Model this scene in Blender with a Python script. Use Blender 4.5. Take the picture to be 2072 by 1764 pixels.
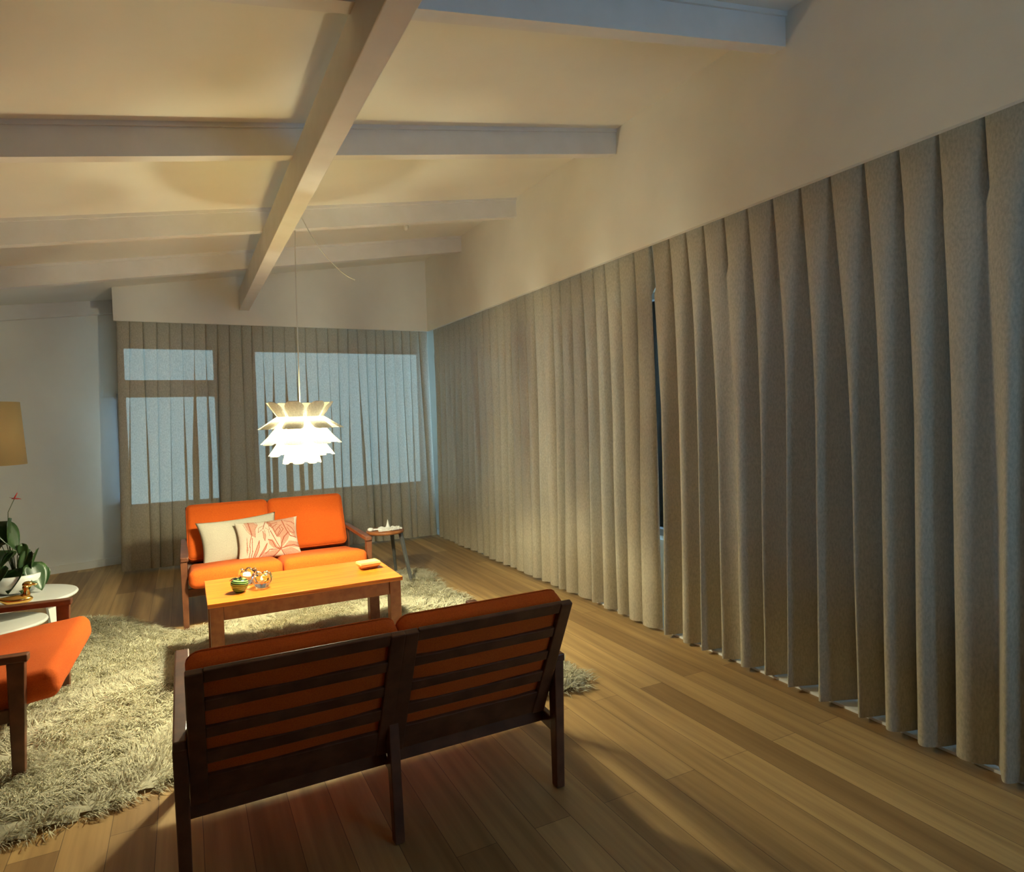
import bpy, bmesh, math, random
import numpy as np
from mathutils import Vector, Matrix, noise
for o in list(bpy.data.objects): bpy.data.objects.remove(o)
S = bpy.context.scene
COL = S.collection
PI = math.pi
random.seed(4)

# ------------------------------------------------------------ camera
FPX = 1291.0
CAM_H = 1.42
cx, cy = 1036.0, 882.0
v1 = Vector((373-cx, 863-cy, FPX)); v2 = Vector((3553-cx, 764-cy, FPX))
Yc = v1.normalized(); Xc = (v2 - v2.dot(Yc)*Yc).normalized(); Zc = Xc.cross(Yc)
if Zc.y > 0: Zc = -Zc
def c2w(v): return Vector((Xc.dot(v), Yc.dot(v), Zc.dot(v)))
right, up, back = c2w(Vector((1,0,0))), c2w(Vector((0,-1,0))), c2w(Vector((0,0,-1)))
cam_d = bpy.data.cameras.new('camera'); cam = bpy.data.objects.new('camera', cam_d); COL.objects.link(cam)
cam_d.sensor_width = 36; cam_d.lens = FPX/2072*36; cam_d.clip_start = .02
M = Matrix((right, up, back)).transposed().to_4x4(); M.translation = Vector((0,0,CAM_H))
cam.matrix_world = M
S.camera = cam

# ------------------------------------------------------------ world, exposure
W = bpy.data.worlds.new('sky'); S.world = W; W.use_nodes = True
W.node_tree.nodes['Background'].inputs[0].default_value = (.36,.67,1,1)
W.node_tree.nodes['Background'].inputs[1].default_value = 7.0
S.view_settings.view_transform = 'Standard'; S.view_settings.look = 'None'
S.view_settings.gamma = 1; S.view_settings.use_curve_mapping = False
S.view_settings.exposure = 0
LAMP_POWER = 520
LAMP_COL = (1,.97,.66)

# ------------------------------------------------------------ materials
def mat(name, col, rough=.6, **k):
    m = bpy.data.materials.new(name); m.use_nodes = True
    b = m.node_tree.nodes['Principled BSDF']
    b.inputs['Base Color'].default_value = (*col,1); b.inputs['Roughness'].default_value = rough
    for a, v in k.items(): b.inputs[a.replace('_',' ')].default_value = v
    return m
def nt(m): return m.node_tree.nodes, m.node_tree.links, m.node_tree.nodes['Principled BSDF']
def noisy(m, scale, c1, c2, stretch=(1,1,1), bump=.0, detail=4, bscale=None, dist=.002, lo=.35, hi=.65):
    N, L, b = nt(m)
    t = N.new('ShaderNodeTexCoord'); mp = N.new('ShaderNodeMapping'); mp.inputs['Scale'].default_value = stretch
    L.new(t.outputs['Object'], mp.inputs[0])
    n = N.new('ShaderNodeTexNoise'); n.inputs['Scale'].default_value = scale; n.inputs['Detail'].default_value = detail
    L.new(mp.outputs[0], n.inputs['Vector'])
    r = N.new('ShaderNodeValToRGB'); r.color_ramp.elements[0].position = lo; r.color_ramp.elements[1].position = hi
    r.color_ramp.elements[0].color = (*c1,1); r.color_ramp.elements[1].color = (*c2,1)
    L.new(n.outputs['Fac'], r.inputs[0]); L.new(r.outputs[0], b.inputs['Base Color'])
    if bump:
        n2 = N.new('ShaderNodeTexNoise'); n2.inputs['Scale'].default_value = bscale or scale*4
        L.new(mp.outputs[0], n2.inputs['Vector'])
        bp = N.new('ShaderNodeBump'); bp.inputs['Strength'].default_value = bump; bp.inputs['Distance'].default_value = dist
        L.new(n2.outputs['Fac'], bp.inputs['Height']); L.new(bp.outputs[0], b.inputs['Normal'])
    return m
wallm = noisy(mat('wall_paint', (.8,.78,.74), .85), 3, (.84,.83,.77), (.88,.87,.81), bump=.15, bscale=90)
ceilm = noisy(mat('ceiling_paint', (.8,.78,.72), .85), 2, (.83,.82,.75), (.87,.86,.79), bump=.1, bscale=60)
backm = noisy(mat('unseen_wall_bounce_dark', (.12,.07,.04), .7), 6, (.10,.055,.032), (.15,.085,.05), stretch=(6,6,.6))  # dark colour given to the unseen walls to cut bounced light
beamm = noisy(mat('beam_paint', (.8,.78,.74), .6), 8, (.78,.76,.72), (.82,.80,.77), stretch=(1,1,1), bump=.1, bscale=40)
framem = noisy(mat('window_frame_paint', (.28,.27,.26), .5), 8, (.26,.25,.24), (.3,.29,.28))
reflectm = noisy(mat('reflector_white', (.82,.82,.82), .5), 8, (.8,.8,.8), (.84,.84,.84))  # white for the added reflector strip on the recess floor
orange = noisy(mat('orange_wool', (.85,.16,.012), .95, Sheen_Weight=.05, Sheen_Roughness=.5), 260, (.58,.078,.002), (.68,.118,.004), bump=.5, bscale=700, dist=.001)
orange.node_tree.nodes['Principled BSDF'].inputs['Sheen Tint'].default_value = (1,.45,.15,1)
teak = noisy(mat('dark_teak', (.13,.045,.02), .42), 14, (.10,.032,.014), (.17,.06,.026), stretch=(1,1,1), bump=.1, bscale=60)
teak_top = noisy(mat('teak_veneer', (.5,.19,.05), .33), 9, (.38,.085,.008), (.80,.25,.028), stretch=(.35,8,8), detail=7, lo=.28, hi=.66)
teak_mid = noisy(mat('teak_solid', (.32,.11,.03), .4), 9, (.26,.085,.024), (.36,.13,.04), stretch=(3,3,3), detail=5)
plasticw = mat('white_plastic', (.82,.80,.75), .4)
lacq = noisy(mat('white_lacquer', (.8,.8,.76), .3), 3, (.79,.79,.75), (.81,.81,.77))
brass = mat('polished_brass', (.75,.45,.12), .22, Metallic=1.0)
darkmetal = noisy(mat('grey_steel', (.10,.10,.095), .45), 10, (.09,.09,.085), (.11,.11,.105))
leafm = noisy(mat('leaf_green', (.02,.05,.012), .38), 12, (.014,.04,.010), (.03,.075,.018))
stemm = mat('stem_green', (.06,.10,.03), .5)
redflower = mat('flower_red', (.55,.05,.05), .4)
glassm = mat('clear_glass', (1,1,1), .02, Transmission_Weight=1.0, IOR=1.48)
linen = noisy(mat('grey_linen', (.60,.55,.43), .95), 200, (.46,.42,.325), (.54,.50,.39), bump=.4, bscale=500, dist=.001)
cream = noisy(mat('cream_cotton', (.80,.70,.55), .95), 200, (.53,.47,.36), (.60,.53,.42), bump=.4, bscale=500, dist=.001)
pinkm = noisy(mat('pink_print', (.62,.34,.24), .95), 160, (.44,.22,.15), (.53,.31,.22))
rustm = noisy(mat('rust_stitching', (.34,.085,.045), .95), 200, (.30,.07,.035), (.38,.10,.055))
lightwood = noisy(mat('pale_wood', (.70,.50,.22), .5), 10, (.64,.44,.18), (.76,.56,.27), stretch=(1,10,10))
shadem = mat('lampshade_fabric', (.58,.44,.21), .9)
blackm = mat('black_enamel', (.012,.012,.012), .3)
applem = mat('green_striped_glass', (.1,.4,.08), .12, Coat_Weight=.6)
def apple_nodes():
    N, L, b = nt(applem)
    t = N.new('ShaderNodeTexCoord'); s = N.new('ShaderNodeSeparateXYZ'); L.new(t.outputs['Object'], s.inputs[0])
    def mth(op, a, bb):
        n = N.new('ShaderNodeMath'); n.operation = op
        for i, v in enumerate((a, bb)):
            if isinstance(v, (int, float)): n.inputs[i].default_value = v
            else: L.new(v, n.inputs[i])
        return n.outputs[0]
    z = mth('MULTIPLY', s.outputs[2], 560); x = mth('MULTIPLY', s.outputs[0], 75)
    w = mth('SINE', mth('ADD', z, x), 0)
    r = N.new('ShaderNodeValToRGB'); r.color_ramp.elements[0].position = .42; r.color_ramp.elements[1].position = .58
    r.color_ramp.elements[0].color = (.012,.03,.01,1); r.color_ramp.elements[1].color = (.30,.62,.20,1)
    L.new(mth('ADD', mth('MULTIPLY', w, .5), .5), r.inputs[0]); L.new(r.outputs[0], b.inputs['Base Color'])
apple_nodes()

def floor_material():
    m = mat('oak_plank_floor', (.3,.2,.1), .48); N, L, b = nt(m)
    t = N.new('ShaderNodeTexCoord'); mp = N.new('ShaderNodeMapping')
    mp.inputs['Rotation'].default_value = (0,0,PI/2)
    L.new(t.outputs['Object'], mp.inputs[0])
    br = N.new('ShaderNodeTexBrick'); br.inputs['Scale'].default_value = 1
    br.inputs['Brick Width'].default_value = 1.9; br.inputs['Row Height'].default_value = .145
    br.inputs['Mortar Size'].default_value = .0012; br.inputs['Mortar Smooth'].default_value = .3
    br.inputs['Color1'].default_value = (.60,.39,.16,1); br.inputs['Color2'].default_value = (.34,.20,.078,1)
    br.inputs['Mortar'].default_value = (.13,.07,.032,1); br.offset = .37
    L.new(mp.outputs[0], br.inputs['Vector'])
    mp2 = N.new('ShaderNodeMapping'); mp2.inputs['Scale'].default_value = (22,1.0,1)
    L.new(t.outputs['Object'], mp2.inputs[0])
    n = N.new('ShaderNodeTexNoise'); n.inputs['Scale'].default_value = 1.0; n.inputs['Detail'].default_value = 6
    L.new(mp2.outputs[0], n.inputs['Vector'])
    r = N.new('ShaderNodeValToRGB'); r.color_ramp.elements[0].position = .3; r.color_ramp.elements[1].position = .7
    r.color_ramp.elements[0].color = (.68,.64,.60,1); r.color_ramp.elements[1].color = (1.12,1.12,1.12,1)
    L.new(n.outputs['Fac'], r.inputs[0])
    mx = N.new('ShaderNodeMix'); mx.data_type = 'RGBA'; mx.blend_type = 'MULTIPLY'; mx.inputs[0].default_value = 1
    L.new(br.outputs['Color'], mx.inputs[6]); L.new(r.outputs[0], mx.inputs[7]); L.new(mx.outputs[2], b.inputs['Base Color'])
    return m
floorm = floor_material()

def thin_cloth(name, col, trans_col, see, translucent, bump=.5):
    m = bpy.data.materials.new(name); m.use_nodes = True; N = m.node_tree.nodes; L = m.node_tree.links; N.clear()
    out = N.new('ShaderNodeOutputMaterial'); d = N.new('ShaderNodeBsdfDiffuse'); tl = N.new('ShaderNodeBsdfTranslucent'); tr = N.new('ShaderNodeBsdfTransparent')
    t = N.new('ShaderNodeTexCoord'); mp = N.new('ShaderNodeMapping'); mp.inputs['Scale'].default_value = (1,1,.5); L.new(t.outputs['Object'], mp.inputs[0])
    n = N.new('ShaderNodeTexNoise'); n.inputs['Scale'].default_value = 120; n.inputs['Detail'].default_value = 4; L.new(mp.outputs[0], n.inputs['Vector'])
    r = N.new('ShaderNodeValToRGB'); r.color_ramp.elements[0].position = .3; r.color_ramp.elements[1].position = .7
    r.color_ramp.elements[0].color = (*[c*.84 for c in col],1); r.color_ramp.elements[1].color = (*[c*1.14 for c in col],1)
    L.new(n.outputs['Fac'], r.inputs[0]); L.new(r.outputs[0], d.inputs[0])
    bp = N.new('ShaderNodeBump'); bp.inputs['Strength'].default_value = bump; bp.inputs['Distance'].default_value = .002
    L.new(n.outputs['Fac'], bp.inputs['Height']); L.new(bp.outputs[0], d.inputs['Normal'])
    tl.inputs[0].default_value = (*trans_col,1); tr.inputs[0].default_value = (1,.93,.70,1)
    m1 = N.new('ShaderNodeMixShader'); m1.inputs[0].default_value = translucent; L.new(d.outputs[0], m1.inputs[1]); L.new(tl.outputs[0], m1.inputs[2])
    m2 = N.new('ShaderNodeMixShader'); m2.inputs[0].default_value = see; L.new(m1.outputs[0], m2.inputs[1]); L.new(tr.outputs[0], m2.inputs[2])
    L.new(m2.outputs[0], out.inputs[0]); return m
CURT = (.49,.43,.325)
curt_far = thin_cloth('curtain_linen', CURT, (.4,.36,.3), .055, .05)
curt_side = thin_cloth('curtain_linen_side', CURT, (.4,.36,.3), .075, .05)
curt_near = thin_cloth('curtain_lined', CURT, (.4,.36,.3), 0, .04)
petalm = thin_cloth('petal_plastic', (.88,.86,.79), (.92,.89,.82), 0, .2, bump=0)
dimtopm = thin_cloth('top_dimmer_plastic', (.9,.88,.8), (.95,.93,.86), .20, .5, bump=0)
dimbotm = thin_cloth('bottom_dimmer_plastic', (.9,.88,.8), (.95,.93,.86), .42, .6, bump=0)
winglass = bpy.data.materials.new('window_glass'); winglass.use_nodes = True
def _wg():
    N = winglass.node_tree.nodes; L = winglass.node_tree.links; N.clear()
    out = N.new('ShaderNodeOutputMaterial'); a = N.new('ShaderNodeBsdfTransparent'); g = N.new('ShaderNodeBsdfGlossy'); g.inputs[1].default_value = .02
    f = N.new('ShaderNodeFresnel'); m = N.new('ShaderNodeMixShader'); L.new(f.outputs[0], m.inputs[0]); L.new(a.outputs[0], m.inputs[1]); L.new(g.outputs[0], m.inputs[2]); L.new(m.outputs[0], out.inputs[0])
_wg()

# ------------------------------------------------------------ helpers
def link(name, me, m, parent=None, loc=None, smooth=False):
    o = bpy.data.objects.new(name, me); COL.objects.link(o)
    if m is not None and not me.materials:
        for mm in (m if isinstance(m, (list, tuple)) else [m]): me.materials.append(mm)
    if smooth:
        me.polygons.foreach_set('use_smooth', [True]*len(me.polygons))
    if parent: o.parent = parent
    if loc: o.location = loc
    return o
def from_bm(name, bm, m, parent=None, loc=None, smooth=False):
    me = bpy.data.meshes.new(name); bm.normal_update(); bm.to_mesh(me); bm.free()
    return link(name, me, m, parent, loc, smooth)
def from_vf(name, v, f, m, parent=None, loc=None, smooth=True):
    me = bpy.data.meshes.new(name); me.from_pydata([tuple(p) for p in v], [], f); me.update()
    return link(name, me, m, parent, loc, smooth)
def add_box(bm, lo, hi, bev=0, seg=2):
    r = bmesh.ops.create_cube(bm, size=1)['verts']
    lo, hi = Vector(lo), Vector(hi)
    for v in r: v.co = Vector(((lo[i]+hi[i])/2 + v.co[i]*(hi[i]-lo[i]) for i in range(3)))
    if bev:
        es = list({e for v in r for e in v.link_edges})
        bmesh.ops.bevel(bm, geom=es, offset=bev, segments=seg, affect='EDGES', profile=.5)
def box(name, lo, hi, m, parent=None, bev=0.003, seg=2):
    bm = bmesh.new(); add_box(bm, lo, hi, bev, seg); return from_bm(name, bm, m, parent)
def add_bar(bm, p0, p1, s0, s1, side=(1,0,0), bev=.004):
    """tapered rectangular bar; s=(along side axis, other)"""
    p0, p1 = Vector(p0), Vector(p1); d = (p1-p0).normalized(); s = Vector(side); s = (s - s.dot(d)*d).normalized(); t = d.cross(s)
    vs = []
    for p, (a, b) in ((p0, s0), (p1, s1)):
        for i, j in ((-1,-1),(1,-1),(1,1),(-1,1)): vs.append(bm.verts.new(p + s*a/2*i + t*b/2*j))
    fs = [bm.faces.new([vs[i] for i in q]) for q in ((3,2,1,0),(4,5,6,7),(0,1,5,4),(1,2,6,5),(2,3,7,6),(3,0,4,7))]
    bmesh.ops.recalc_face_normals(bm, faces=fs)
    if bev: bmesh.ops.bevel(bm, geom=list({e for f in fs for e in f.edges}), offset=bev, segments=2, affect='EDGES', profile=.5)
def bar(name, p0, p1, s0, s1, m, parent=None, side=(1,0,0), bev=.004):
    bm = bmesh.new(); add_bar(bm, p0, p1, s0, s1, side, bev); return from_bm(name, bm, m, parent)
def tube_vf(pts, rad, n=8, v0=0):
    v, f = [], []; pts = [Vector(p) for p in pts]
    for i, p in enumerate(pts):
        d = (pts[min(i+1,len(pts)-1)] - pts[max(i-1,0)]).normalized()
        a = d.orthogonal().normalized() if i == 0 else (a - a.dot(d)*d).normalized()
        b = d.cross(a); r = rad[i] if isinstance(rad, (list, tuple)) else rad
        for k in range(n): v.append(p + a*r*math.cos(2*PI*k/n) + b*r*math.sin(2*PI*k/n))
    for i in range(len(pts)-1):
        for k in range(n): f.append((v0+i*n+k, v0+i*n+(k+1)%n, v0+(i+1)*n+(k+1)%n, v0+(i+1)*n+k))
    f.append(tuple(v0+k for k in range(n))[::-1]); f.append(tuple(v0+(len(pts)-1)*n+k for k in range(n)))
    return v, f
def tube(name, pts, rad, m, parent=None, n=8): v, f = tube_vf(pts, rad, n); return from_vf(name, v, f, m, parent)
def lathe(name, prof, m, parent=None, n=32, loc=None):
    v, f = [], []
    for r, z in prof:
        for k in range(n): v.append((r*math.cos(2*PI*k/n), r*math.sin(2*PI*k/n), z))
    for i in range(len(prof)-1):
        for k in range(n): f.append((i*n+k, i*n+(k+1)%n, (i+1)*n+(k+1)%n, (i+1)*n+k))
    if prof[0][0] > 0: f.append(tuple(range(n))[::-1])
    if prof[-1][0] > 0: f.append(tuple((len(prof)-1)*n+k for k in range(n)))
    return from_vf(name, v, f, m, parent, loc)
def thing(name, label, cat, loc=(0,0,0), rz=0, group=None):
    o = bpy.data.objects.new(name, None); COL.objects.link(o); o.location = loc; o.rotation_euler = (0,0,rz); o.empty_display_size = .1
    o['label'] = label; o['category'] = cat
    if group: o['group'] = group
    return o
def tag(o, label, cat, group=None):
    o['label'] = label; o['category'] = cat
    if group: o['group'] = group
    return o
def struct(o): o['kind'] = 'structure'; return o
def sbox(name, lo, hi, m, parent=None, bev=0):
    o = box(name, lo, hi, m, parent, bev)
    return o if parent else struct(o)

# ------------------------------------------------------------ the room
RX, FY = 2.59, 7.15            # faces of the pelmets
CZ = 2.45                      # underside of the pelmets
WX, WY = 3.02, 7.73            # inner faces of the window walls
SL = .162
def cz(x): return 3.275 + SL*(x-2.59)
LX, BY = -3.2, -1.75
sbox('floor', (LX-.2,BY-.2,-.12), (WX+.25,WY+.25,0), floorm)
def slab(name, x0, x1, y0, y1, lo, th, m):
    v = [(x0,y0,lo(x0)),(x1,y0,lo(x1)),(x1,y1,lo(x1)),(x0,y1,lo(x0)),(x0,y0,lo(x0)+th),(x1,y0,lo(x1)+th),(x1,y1,lo(x1)+th),(x0,y1,lo(x0)+th)]
    f = [(0,3,2,1),(4,5,6,7),(0,1,5,4),(1,2,6,5),(2,3,7,6),(3,0,4,7)]
    return struct(from_vf(name, v, f, m, smooth=False))
slab('ceiling', LX-.2, WX+.25, BY-.2, WY+.25, cz, .15, ceilm)
# pelmets (white fascia boards with the dropped soffit behind them)
def prism_xz(name, pts, y0, y1, m):
    n = len(pts); v = [(x,y0,z) for x, z in pts] + [(x,y1,z) for x, z in pts]
    f = [tuple(range(n))[::-1], tuple(range(n,2*n))] + [(i,(i+1)%n,n+(i+1)%n,n+i) for i in range(n)]
    o = from_vf(name, v, f, m, smooth=False); bm = bmesh.new(); bm.from_mesh(o.data); bmesh.ops.recalc_face_normals(bm, faces=bm.faces); bm.to_mesh(o.data); bm.free()
    return struct(o)
prism_xz('trim_1', [(RX,CZ),(RX+.03,CZ),(RX+.03,CZ+.08),(WX+.1,CZ+.08),(WX+.1,cz(WX+.1)+.02),(RX,cz(RX)+.02)], BY, FY, wallm)
bm = bmesh.new()
add_box(bm, (-.56,FY,CZ), (RX,FY+.03,CZ+.08)); o = from_bm('trim_2', bm, wallm); struct(o)
v = [(-.56,FY,CZ+.08),(WX+.1,FY,CZ+.08),(WX+.1,FY,cz(WX+.1)+.02),(-.56,FY,cz(-.56)+.02)]; v += [(a,WY+.02,c) for a,_,c in v]
struct(from_vf('trim_3', v, [(0,1,2,3),(7,6,5,4),(0,4,5,1),(1,5,6,2),(2,6,7,3),(3,7,4,0)], wallm, smooth=False))
# far wall with its two windows
W1 = (-.58,.36,.57,2.30); W2 = (.70,2.74,.57,2.30)
bm = bmesh.new(); T = .22
add_box(bm, (W1[0],WY,0), (WX+T,WY+T,W1[2])); add_box(bm, (W1[1],WY,W1[2]), (W2[0],WY+T,3.4))
add_box(bm, (W1[0],WY,W1[3]), (W1[1],WY+T,3.4)); add_box(bm, (W2[0],WY,W2[3]), (WX+T,WY+T,3.4)); add_box(bm, (W2[1],WY,W2[2]), (WX+T,WY+T,W2[3]))
struct(from_bm('wall_far', bm, wallm))
KS = .27
def sly(x): return WY+.13 + KS*(x-W1[0])
def slanted(name, x0, x1, z0f, z1f, d, m):
    v = []
    for x in (x0,x1):
        v += [(x,sly(x)-d,z0f(x)),(x,sly(x)-d,z1f(x)),(x,sly(x)+.3,z0f(x)),(x,sly(x)+.3,z1f(x))]
    f = [(0,1,3,2),(4,6,7,5),(0,4,5,1),(2,3,7,6),(0,2,6,4),(1,5,7,3)]
    o = from_vf(name, v, f, m, smooth=False); bm = bmesh.new(); bm.from_mesh(o.data); bmesh.ops.recalc_face_normals(bm, faces=bm.faces); bm.to_mesh(o.data); bm.free()
    return struct(o)
slanted('wall_far_left', LX-.2, W1[0], lambda x: 0, lambda x: 3.4, 0, wallm)
# right wall with its windows
W3 = (3.45,7.30,.50,2.30); W4 = (.9,3.20,.50,2.30)
bm = bmesh.new()
add_box(bm, (WX,BY-.2,0), (WX+T,WY,W3[2])); add_box(bm, (WX,BY-.2,W3[3]), (WX+T,WY,3.5))
add_box(bm, (WX,W3[1],W3[2]), (WX+T,WY,W3[3])); add_box(bm, (WX,W4[1],W3[2]), (WX+T,W3[0],W3[3])); add_box(bm, (WX,BY-.2,W3[2]), (WX+T,W4[0],W3[3]))
struct(from_bm('wall_right', bm, wallm))
def win(name, axis, w, pos, mull=(), trans=None):
    a0, a1, z0, z1 = w; bm = bmesh.new(); f = .05
    def b(u0,u1,q0,q1):
        if axis == 'y': add_box(bm, (u0,pos,q0), (u1,pos+.06,q1), .003)
        else: add_box(bm, (pos,u0,q0), (pos+.06,u1,q1), .003)
    b(a0,a1,z0,z0+f); b(a0,a1,z1-f,z1); b(a0,a0+f,z0+f,z1-f); b(a1-f,a1,z0+f,z1-f)
    for x in mull: b(x-.03,x+.03,z0+f,z1-f)
    if trans: b(a0+f,a1-f,trans[0],trans[1])
    o = struct(from_bm(name, bm, framem)); bm = bmesh.new()
    if axis == 'y': add_box(bm, (a0+.02,pos+.026,z0+.02), (a1-.02,pos+.034,z1-.02))
    else: add_box(bm, (pos+.026,a0+.02,z0+.02), (pos+.034,a1-.02,z1-.02))
    from_bm('window_pane', bm, winglass, o)
sbox('wall_far_pier', (W1[0]-.002,WY+.005,0), (W1[0]+.03,WY+.165,.60), wallm); sbox('wall_far_lintel', (W1[0]-.002,WY+.005,1.78), (W1[0]+.03,WY+.165,3.4), wallm)
win('window_added_leak', 'x', (WY-.005,WY+.16,.60,1.78), W1[0]-.03)  # side pane added to let a blue light leak onto the left wall
win('window_1', 'y', W1, WY-.01, trans=(1.74,1.92)); win('window_2', 'y', W2, WY+.1, mull=())
win('window_3', 'x', W3, WX+.1, mull=(5.4,)); win('window_4', 'x', W4, WX+.1, mull=(2.1,))
sbox('wall_left', (LX-.2,BY-.2,0), (LX,WY,3.2), backm)
# back wall behind the viewer: an unseen partition added to narrow the window light and, past it, a window near the right-hand corner
WB = (1.8,2.98,1.05,2.42)
bm = bmesh.new()
add_box(bm, (LX,BY-.2,0), (WB[0],BY,3.4)); add_box(bm, (WB[1],BY-.2,0), (WX,BY,3.4)); add_box(bm, (WB[0],BY-.2,0), (WB[1],BY,WB[2])); add_box(bm, (WB[0],BY-.2,WB[3]), (WB[1],BY,3.4))
struct(from_bm('wall_back', bm, backm))
win('window_5', 'y', WB, BY-.14)
sbox('wall_added_baffle', (LX,-.75,0), (1.55,-.6,3.3), backm)
# white reflector strip added behind the curtains to brighten the hem gaps, baseboard, trim at wall top
sbox('trim_added_reflector', (RX+.115,.3,0), (WX,WY,.012), reflectm)
slanted('baseboard_far', LX, W1[0]-.005, lambda x: 0, lambda x: .075, .014, wallm)
sbox('baseboard_left', (LX,BY,0), (LX+.015,WY-.015,.075), wallm, bev=.004)
# rafters
for i, y in enumerate((2.105,3.43,4.84,6.05)):
    bm = bmesh.new()
    for (x0,x1,dz0,dz1,w0,w1) in ((LX,RX+.01,-.158,.02,0,.07),(LX,RX+.01,-.022,.02,-.012,.082)):
        vs = [bm.verts.new((x,y+w,cz(x)+dz)) for x in (x0,x1) for w in (w0,w1) for dz in (dz0,dz1)]
        for q in ((0,1,3,2),(4,6,7,5),(0,4,5,1),(2,3,7,6),(0,2,6,4),(1,5,7,3)): bm.faces.new([vs[k] for k in q])
    bmesh.ops.recalc_face_normals(bm, faces=bm.faces)
    tag(from_bm('ceiling_rafter', bm, beamm), ['white painted rafter at the top edge, nearest one ending on the upper right wall','white rafter with the broad shaded face, crossing the main beam high up in the picture','white lit rafter just behind the pendant cable, next but one from the far wall','white rafter nearest the far wall, above the curtained corner'][i], 'rafter', 'ceiling rafters')
slanted('trim_5', LX, W1[0]-.04, lambda x: cz(x)-.14, lambda x: cz(x)+.02, .05, beamm)
box('main_beam', (.553,BY,2.6), (.648,FY+.005,2.800), beamm, bev=.004)
tag(bpy.data.objects['main_beam'], 'white painted main ceiling beam running away from the viewer beneath the rafters', 'beam')

# ------------------------------------------------------------ curtains
def curtain(name, label, along, pos, s0, s1, pitch, m, amp, seed, fr=(0,.2), pb=.55, z0=.022, z1=2.50, squeeze=(0,0), slant=(0,0), group=None, hem=.02):
    """a pleated curtain; along='x' faces -y, along='y' faces -x"""
    rnd = random.Random(seed)
    edges = [0.0]; L = s1-s0
    while edges[-1] < L-.4*pitch: edges.append(edges[-1] + pitch*rnd.uniform(.9,1.1))
    k = L/edges[-1]; edges = [e*k for e in edges]; n = len(edges)-1
    amps = [rnd.uniform(.55,1.25) for _ in range(n)]; sk = [rnd.uniform(-.35,.35) for _ in range(n)]; drift = [rnd.uniform(-.028,.028) for _ in range(n+1)]
    deep = [rnd.choice((.35,.8,1,1,1.15)) for _ in range(n+1)]; deep[0] = deep[-1] = .3
    fold = [rnd.uniform(*fr) for _ in range(n)]
    NU, NZ = 22, 44
    V, F = [], []
    for iz in range(NZ+1):
        t = (iz/NZ); tt = t**1.3
        for i in range(n):
            a = edges[i] + drift[i]*t*(0<i); b = edges[i+1] + drift[i+1]*t*(i+1<n)
            for j in range(NU + (i == n-1)):
                u = j/NU
                # valley depths at both ends, crest in the middle
                dv = deep[i]*(1-u) + deep[i+1]*u
                sh = abs(math.sin(PI*u))
                p = .22 + pb*min(1,t*2.2)
                crest = sh**p
                A = (.022 + (amp-.022)*min(1,(t*1.6)**.8))
                d = A*(crest-1)*(dv if t > .12 else 1)*(.75+.25*amps[i]) + A*.25*t*amps[i]*math.sin(PI*u)
                kk = .06 + (fold[i]-.06)*min(1,t*1.8)
                o = -kk*(b-a)*math.sin(2*PI*u) + sk[i]*.03*math.sin(PI*u)*t
                s = a + (b-a)*u + o
                w = .010*noise.noise(Vector((s*3, t*2.2, seed)))*t + .004*noise.noise(Vector((s*16, t*6, seed+3)))*t
                s = s + slant[0]*t*(1-s/L) + slant[1]*t*(s/L)
                dn = d + w + .03*t*t*0
                z = z1 - (z1-z0)*t + (hem*.5*noise.noise(Vector((s*5,seed,0))) if iz == NZ else 0)
                V.append((s0+s, pos-dn, z) if along == 'x' else (pos-dn, s0+s, z))
        # (dn negative in valleys -> away from the room)
    # flip so that crests face the room
    V = [((x, 2*pos-y-2*0, z) if False else (x,y,z)) for x,y,z in V]
    cols = n*NU+1
    for iz in range(NZ):
        for j in range(cols-1): q = iz*cols+j; F.append((q,q+1,q+cols+1,q+cols))
    o = from_vf(name, V, F, m)
    sol = o.modifiers.new('hem', 'SOLIDIFY'); sol.thickness = .0015
    o.modifiers.remove(sol)
    return tag(o, label, 'curtain', group)
curtain('curtain', 'grey beige pleated curtain across the far windows behind the orange sofa', 'x', FY+.115, -.545, RX+.04, .112, curt_far, .075, 11, fr=(.10,.62), slant=(-.06,.04))
curtain('curtain', 'long grey beige curtain on the right wall between the far corner and the narrow gap', 'y', RX+.07, 3.212, FY+.02, .155, curt_side, .125, 23, fr=(-.05,.22), pb=.8, slant=(.0,0))
curtain('curtain', 'grey beige curtain nearest the viewer at the right edge, before the narrow gap', 'y', RX+.085, .55, 3.215, .158, curt_near, .17, 41, fr=(-.10,.10), pb=.95, slant=(0,-.04))

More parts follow.
